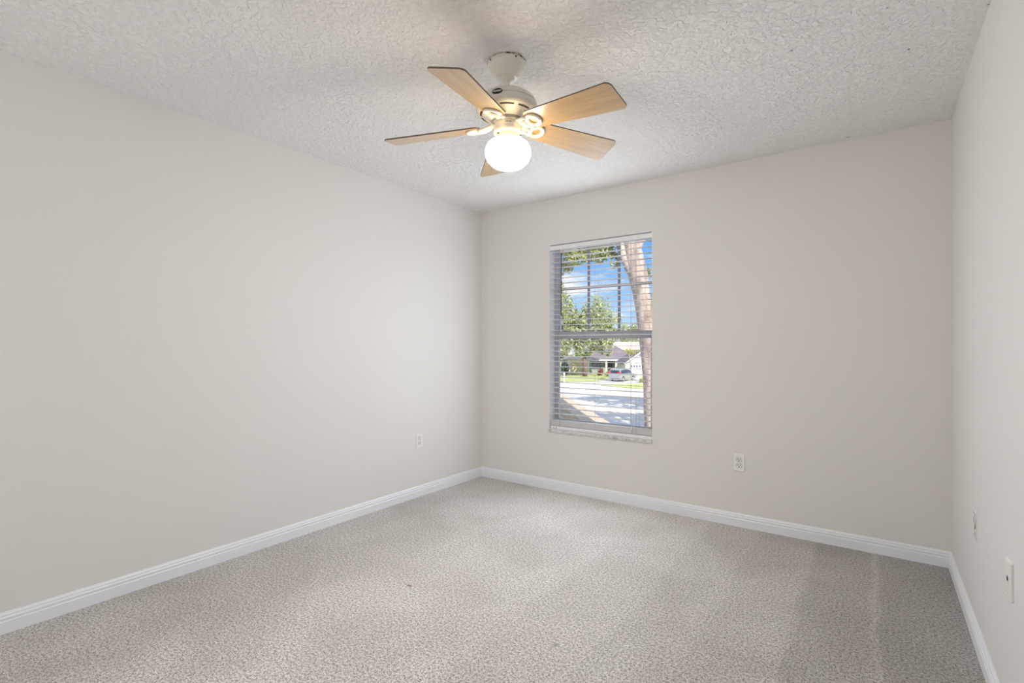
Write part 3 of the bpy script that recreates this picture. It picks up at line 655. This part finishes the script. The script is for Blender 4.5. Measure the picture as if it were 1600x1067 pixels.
# parked minivan
M_car = mat('car_silver', (0.42, 0.42, 0.44), 0.3, 0.55); M_cglass = mat('car_glass', (0.03, 0.04, 0.06), 0.08); M_tyre = mat('tyre', (0.03, 0.03, 0.03), 0.8)
M_hub = mat('hub_alloy', (0.6, 0.6, 0.6), 0.3, 0.7); M_tail = mat('tail_light_red', (0.55, 0.02, 0.03), 0.25); M_sill = mat('car_cladding', (0.30, 0.24, 0.20), 0.6)
M_headl = mat('headlight', (0.8, 0.8, 0.8), 0.1)
ctr = gat(973, 595.2); car = empty('minivan', (ctr.x, ctr.y, GZ + 0.05)); tag(car, 'silver minivan parked on the driveway before the white house', 'car')
fdir = RT * 0.66 + FW * 0.75; car.rotation_euler = (0, 0, math.atan2(fdir.y, fdir.x))   # local +X is the nose
side = [(-2.38, 0.42), (-2.40, 0.95), (-2.34, 1.08), (-2.18, 1.60), (-2.02, 1.70), (-0.9, 1.76), (0.15, 1.72), (0.45, 1.62), (1.22, 1.10), (1.95, 0.98), (2.28, 0.82), (2.36, 0.60), (2.34, 0.36),
        (1.86, 0.30), (1.80, 0.52), (1.62, 0.68), (1.42, 0.72), (1.22, 0.68), (1.04, 0.52), (0.98, 0.26), (-0.98, 0.26), (-1.04, 0.52), (-1.22, 0.68), (-1.42, 0.72), (-1.62, 0.68), (-1.80, 0.52), (-1.86, 0.30)]
XZ = Matrix(((1, 0, 0, 0), (0, 0, 1, 0), (0, 1, 0, 0), (0, 0, 0, 1)))
def hw(z): return 0.93 if z < 1.0 else 0.93 - (z - 1.0) * 0.24
cb = MB(); a = [cb.bm.verts.new((x, -hw(z), z)) for x, z in side]; b = [cb.bm.verts.new((x, hw(z), z)) for x, z in side]
cb.bm.faces.new(a); cb.bm.faces.new(b[::-1])
for i in range(len(side)): j = (i + 1) % len(side); cb.bm.faces.new((a[i], a[j], b[j], b[i]))
cb.build('body', M_car, car, bevel=0.05, seg=2)
for s in (-1, 1):
    for nm, pg in (('side_window', [(-2.02, 1.12), (-1.90, 1.56), (-0.98, 1.62), (-0.98, 1.12)]), ('side_window', [(-0.90, 1.12), (-0.90, 1.62), (0.02, 1.60), (0.02, 1.12)]), ('side_window', [(0.10, 1.12), (0.10, 1.58), (0.40, 1.54), (1.00, 1.12)])):
        g = MB(); p = [Vector((x, s * (hw(z) + 0.012), z)) for x, z in pg]; q = [Vector((x, s * (hw(z) - 0.03), z)) for x, z in pg]
        vp = [g.bm.verts.new(v_) for v_ in p]; vq = [g.bm.verts.new(v_) for v_ in q]; g.bm.faces.new(vp); g.bm.faces.new(vq[::-1])
        for i in range(4): j = (i + 1) % 4; g.bm.faces.new((vp[i], vp[j], vq[j], vq[i]))
        g.build(nm, M_cglass, car)
def slab(name, m, P, off): # P: four points; extruded a little along off
    g = MB(); vp = [g.bm.verts.new(Vector(v_) + Vector(off)) for v_ in P]; vq = [g.bm.verts.new(Vector(v_) - Vector(off)) for v_ in P]
    g.bm.faces.new(vp); g.bm.faces.new(vq[::-1])
    for i in range(4): j = (i + 1) % 4; g.bm.faces.new((vp[i], vp[j], vq[j], vq[i]))
    return g.build(name, m, car)
slab('rear_window', M_cglass, [(-2.315, -0.74, 1.14), (-2.315, 0.74, 1.14), (-2.205, 0.68, 1.55), (-2.205, -0.68, 1.55)], (-0.02, 0, 0.005))
slab('windscreen', M_cglass, [(1.16, -0.76, 1.14), (1.16, 0.76, 1.14), (0.52, 0.68, 1.57), (0.52, -0.68, 1.57)], (0.012, 0, 0.016))
slab('tailgate_plate', M_hub, [(-2.395, -0.27, 0.78), (-2.395, 0.27, 0.78), (-2.385, 0.27, 0.93), (-2.385, -0.27, 0.93)], (-0.02, 0, 0))
for s in (-1, 1):
    g = MB(); g.box((-2.40, s * 0.70 - 0.16, 0.98), (-2.14, s * 0.70 + 0.235 if s > 0 else s * 0.70 + 0.16, 1.34) if s > 0 else (-2.14, s * 0.70 + 0.16, 1.34)); 
    if s < 0:
        for vv in g.bm.verts:
            if vv.co.y < -0.8: vv.co.y = -0.935
    g.build('tail_light', M_tail, car, bevel=0.03)
    g = MB(); g.box((1.98, s * 0.62 - 0.2, 0.70), (2.32, s * 0.62 + 0.2, 0.88)); g.build('headlight', M_headl, car, bevel=0.03)
    g = MB(); g.box((-1.0, s * 0.93 - 0.03, 0.24), (1.0, s * 0.93 + 0.03, 0.46)); g.build('sill_cladding', M_sill, car, bevel=0.02)
    for xw in (-1.42, 1.42):
        Mw = Matrix.Translation((xw, s * 0.80, 0.33)) @ Matrix.Rotation(-s * math.pi / 2, 4, 'X')
        g = MB(); g.lathe([(0, -0.1), (0.28, -0.1), (0.33, -0.08), (0.335, 0.0), (0.33, 0.09), (0.28, 0.115), (0.22, 0.11), (0.20, 0.08), (0, 0.08)], 28, Mw); wh = g.build('wheel', M_tyre, car)
        g = MB(); g.lathe([(0, 0.115), (0.05, 0.115), (0.07, 0.10), (0.18, 0.105), (0.215, 0.112), (0.215, 0.07), (0, 0.07)], 20, Mw); g.build('hub_cap', M_hub, wh)
g = MB(); g.box((-2.46, -0.88, 0.42), (-2.28, 0.88, 0.70)); g.build('rear_bumper', M_car, car, bevel=0.05)

# shrubs, post, trees
def shrub(px, py, rpx, hpx, m, label, seed, cat='shrub', d=None, n=420):
    d = d or gd(py); s = d / FPX; p = at(px, py, d); o = empty('shrub', (p.x, p.y, GZ)); tag(o, label, cat)
    zb = 0.0
    leaves('foliage', m, o, [((0, 0, hpx * s * 0.45), (rpx * s, rpx * s * 0.8, hpx * s * 0.5)), ((rpx * s * 0.45, 0, hpx * s * 0.38), (rpx * s * 0.6, rpx * s * 0.6, hpx * s * 0.4))], n, 0.14, seed)
    st = MB()
    for a in range(4): st.tube([(0, 0, 0), (0.3 * rpx * s * math.cos(a * 1.6), 0.3 * rpx * s * math.sin(a * 1.6), hpx * s * 0.6)], [0.04, 0.015], 5)
    st.build('stem', M_bark2, o); return o
shrub(937, 587, 5.5, 12, M_leafr, 'dark red shrub before the grey wall of the house', 11)
shrub(951, 588, 6, 9, M_leafd, 'low green shrub beside the dark red shrub', 12)
shrub(883, 586, 7, 22, M_leafdk, 'tall dark shrub left of the beige garage door', 13, n=700)
shrub(941, 593.5, 6, 4, M_leafy, 'low yellow-green shrub on the lawn edge', 14)
shrub(1003, 598, 4.5, 9, M_leafy, 'yellow-green shrub by the nose of the minivan', 15)
p = gat(881.5, 597); po = empty('white_post', (p.x, p.y, GZ)); tag(po, 'short white post on the lawn across the street', 'post')  # short white mailbox post, carries no lamp
mb = MB(); mb.box((-0.07, -0.07, -0.1), (0.07, 0.07, 0.95)); mb.build('post', M_whitew, po, bevel=0.01)
mb = MB(); mb.lathe([(0, 1.42), (0.05, 1.40), (0.17, 1.12), (0.20, 1.10), (0.16, 1.08), (0.12, 0.95), (0, 0.93)], 12); mb.build('cap', M_whitew, po)

def tree(px, py_base, trunk, blobs, leaf, n, size, label, seed, d, bark, rt=0.3, group=None):
    """trunk: pixel path; blobs: (px, py, rx_px, ry_px, depth shift)"""
    base = at(px, py_base, d); o = empty('tree', (base.x, base.y, GZ)); tag(o, label, 'tree', group)
    B = Vector((base.x, base.y, GZ)); s = d / FPX
    if trunk:
        mb = MB()
        for path in trunk:
            pts = [at(x, y, d + (q[0] if q else 0)) - B for x, y, _, *q in path]; pts0 = list(pts)
            mb.tube(pts0, [w_ * s / 2 for _, _, w_, *q in path], 14)
        mb.build('trunk', bark, o)
    bl_ = [((at(x, y, d + dd) - B).to_tuple(), (rx * s, rx * s * 0.9, ry * s)) for x, y, rx, ry, dd in blobs]
    leaves('foliage', leaf, o, bl_, n, size, seed); return o
tree(914, 588, [[(914, 590, 8), (914, 575, 6.5), (912, 560, 5.5), (911, 545, 5), (908, 520, 4)], [(912, 562, 4), (925, 545, 3), (938, 530, 2)], [(912, 556, 4), (898, 540, 3), (888, 528, 2)]],
     [(900, 512, 22, 26, 0), (930, 505, 26, 34, 1), (882, 538, 14, 16, -1), (945, 538, 14, 18, -1), (915, 540, 22, 14, 0), (950, 520, 14, 22, 1), (905, 552, 10, 7, -2), (890, 490, 14, 18, 1)],
     M_leafd, 5200, 0.30, 'leafy oak in front of the beige garage door', 21, 82.0, M_bark2)
tree(884, 585, [[(884, 590, 7), (884, 540, 6), (883, 480, 3)]], [(884, 478, 13, 24, 0), (878, 510, 16, 26, 1), (895, 520, 18, 24, 2), (872, 545, 16, 20, 0)], M_leafb, 3000, 0.36, 'tall tree left behind the leafy oak', 22, 104.0, M_bark2)
tree(938, 583, [[(938, 590, 7), (938, 540, 6), (938, 490, 3)]], [(935, 480, 22, 22, 0), (955, 505, 18, 26, 2), (925, 505, 22, 24, 0), (948, 530, 24, 18, 1)], M_leafb, 3200, 0.36, 'broad tree behind the grey house roof', 23, 150.0, M_bark2)
tree(985, 580, [[(985, 590, 6), (985, 545, 5), (984, 520, 2)]], [(975, 520, 12, 15, 0), (995, 518, 14, 14, 1), (985, 534, 18, 10, 0), (1012, 522, 12, 16, 1)], M_leafb, 2600, 0.42, 'distant tree line crown right of the grey house', 24, 165.0, M_bark2)
tree(981, 592, [[(985, 592, 2.2), (985, 570, 1.8), (984, 558, 1.6), (982, 549, 1)], [(985, 560, 1.2), (990, 551, 0.8)]], [(982, 548, 5, 5, 0), (990, 551, 3.5, 3.5, 0)], M_leafy, 260, 0.14, 'small pale young tree before the slate roof', 25, 76.0, M_bark)
# big oak close to the house: bark trunk with a fork above, leaves hanging over the top of the window
D = 11.0
tree(1024, 800, [[(1026, 895, 46), (1023, 760, 33), (1021, 668, 29), (1019, 600, 27), (1013, 535, 27), (1007, 490, 25), (1001.5, 455, 26), (997, 432, 30), (992, 410, 30), (988, 385, 26), (982, 350, 24), (972, 300, 22), (962, 220, 18)],
               [(1000, 446, 18), (984, 420, 15), (973, 398, 13), (966, 372, 12), (955, 330, 11), (930, 270, 8)],
               [(990, 400, 18), (1000, 378, 12), (1013, 362, 8), (1035, 340, 7)]],
     [(905, 385, 30, 17, 0.6), (935, 395, 22, 16, 0.2), (885, 405, 16, 22, 0.8), (950, 370, 22, 12, 0), (895, 360, 40, 22, 0.4), (960, 408, 8, 14, 0.2), (940, 320, 70, 30, 1), (1015, 425, 6, 10, 0.2), (870, 430, 10, 16, 0.6), (890, 385, 22, 16, 0.3), (920, 378, 26, 14, 0.5), (948, 392, 16, 14, 0.3), (878, 455, 7, 18, 0.5), (905, 405, 20, 10, 0.2)],
     M_leaf, 22000, 0.034, 'big pale-barked oak trunk close outside the window', 31, D, M_bark)

# street oaks standing further right along the road; they shade the pavement
def street_oak(l, d, seed, rx=5.9, ry=4.0, hh=8.0):
    p = FW * d + RT * l; o = empty('tree', (p.x, p.y, GZ)); tag(o, 'shade oak by the street right of the pale trunk', 'tree', 'shade oaks along the street')
    mb = MB(); mb.tube([(0, 0, -0.2), (0, 0, 2.5), (0.3, 0, 5), (0, 0.2, hh)], [0.42, 0.32, 0.25, 0.1], 12); mb.build('trunk', M_bark2, o)
    leaves('foliage', M_leafd, o, [((0, 0, hh), (rx, ry, 2.2)), ((-rx * .5, 0.5, hh - 0.6), (rx * .5, ry * .7, 1.6)), ((rx * .5, -.5, hh - .4), (rx * .55, ry * .7, 1.8))], 1900, 0.42, seed)
for l, d, sd in ((15.2, 35.0, 41), (28.5, 36, 42), (13.0, 23.0, 43), (26.5, 23.5, 44)): street_oak(l, d, sd)

# lower hip roof of this house, just below the window: shingles with a line of hip caps
M_shing = noisy('shingle_tan', (0.52, 0.42, 0.32), (0.40, 0.32, 0.25), 14, 0.95, detail=6, bs=0.3, bd=0.01); M_cap = noisy('shingle_cap', (0.46, 0.37, 0.29), (0.30, 0.24, 0.20), 12, 0.95)
M_under = mat('shingle_edge', (0.07, 0.05, 0.05), 0.9)
P0 = at(860, 613.5, 6.85); P1 = at(955, 671, 7.75)
rf = empty('roof', (P0.x, P0.y, P0.z)); tag(rf, 'tan shingled lower roof just below the window', 'roof')
dn = (P1 - P0); ang = math.atan2(dn.y, dn.x)
e1 = Vector((math.cos(ang + math.radians(225)), math.sin(ang + math.radians(225)), 0)); e2 = Vector((math.cos(ang + math.radians(135)), math.sin(ang + math.radians(135)), 0))
mb = MB(); L0 = Vector((0, 0, 0)); L1 = dn; 
mb.poly([L0 - dn * 0.6, L1, L1 + e1 * 3.2, L0 - dn * 0.6 + e1 * 1.2]); mb.poly([L0 - dn * 0.6, L0 - dn * 0.6 + e2 * 1.2, L1 + e2 * 3.2, L1])
o = mb.build('shingle_slope', M_shing, rf); sd_ = o.modifiers.new('thick', 'SOLIDIFY'); sd_.thickness = 0.08; sd_.offset = -1
u = dn.normalized(); side_ = Vector((0, 0, 1)).cross(u).normalized(); nn_ = u.cross(side_).normalized()
if nn_.z < 0: nn_ = -nn_
cm = MB(); Lh = dn.length; nC = 9
for i in range(-3, nC):
    s0 = i * Lh / nC; s1 = (i + 1.25) * Lh / nC; wd = 0.13
    A = [u * s0 + nn_ * 0.044, u * s1 + nn_ * 0.012]; pts = []
    for q, hgt in ((A[0], 0.0), (A[1], 0.0)):
        pts += [q + side_ * wd - nn_ * 0.065, q, q - side_ * wd - nn_ * 0.065]
    v_ = [cm.bm.verts.new(p) for p in pts]; cm.bm.faces.new((v_[0], v_[1], v_[4], v_[3])); cm.bm.faces.new((v_[1], v_[2], v_[5], v_[4]))
    lo = [cm.bm.verts.new(p - nn_ * 0.028) for p in pts]
    for f in ((lo[3], lo[4], v_[4], v_[3]), (lo[4], lo[5], v_[5], v_[4])): cm.bm.faces.new(f).material_index = 1
    for f in ((lo[0], lo[1], v_[1], v_[0]), (lo[1], lo[2], v_[2], v_[1])): cm.bm.faces.new(f).material_index = 1
    cm.bm.faces.new((lo[0], lo[1], lo[4], lo[3])).material_index = 1; cm.bm.faces.new((lo[1], lo[2], lo[5], lo[4])).material_index = 1
cm.build('hip_cap', [M_cap, M_under], rf)
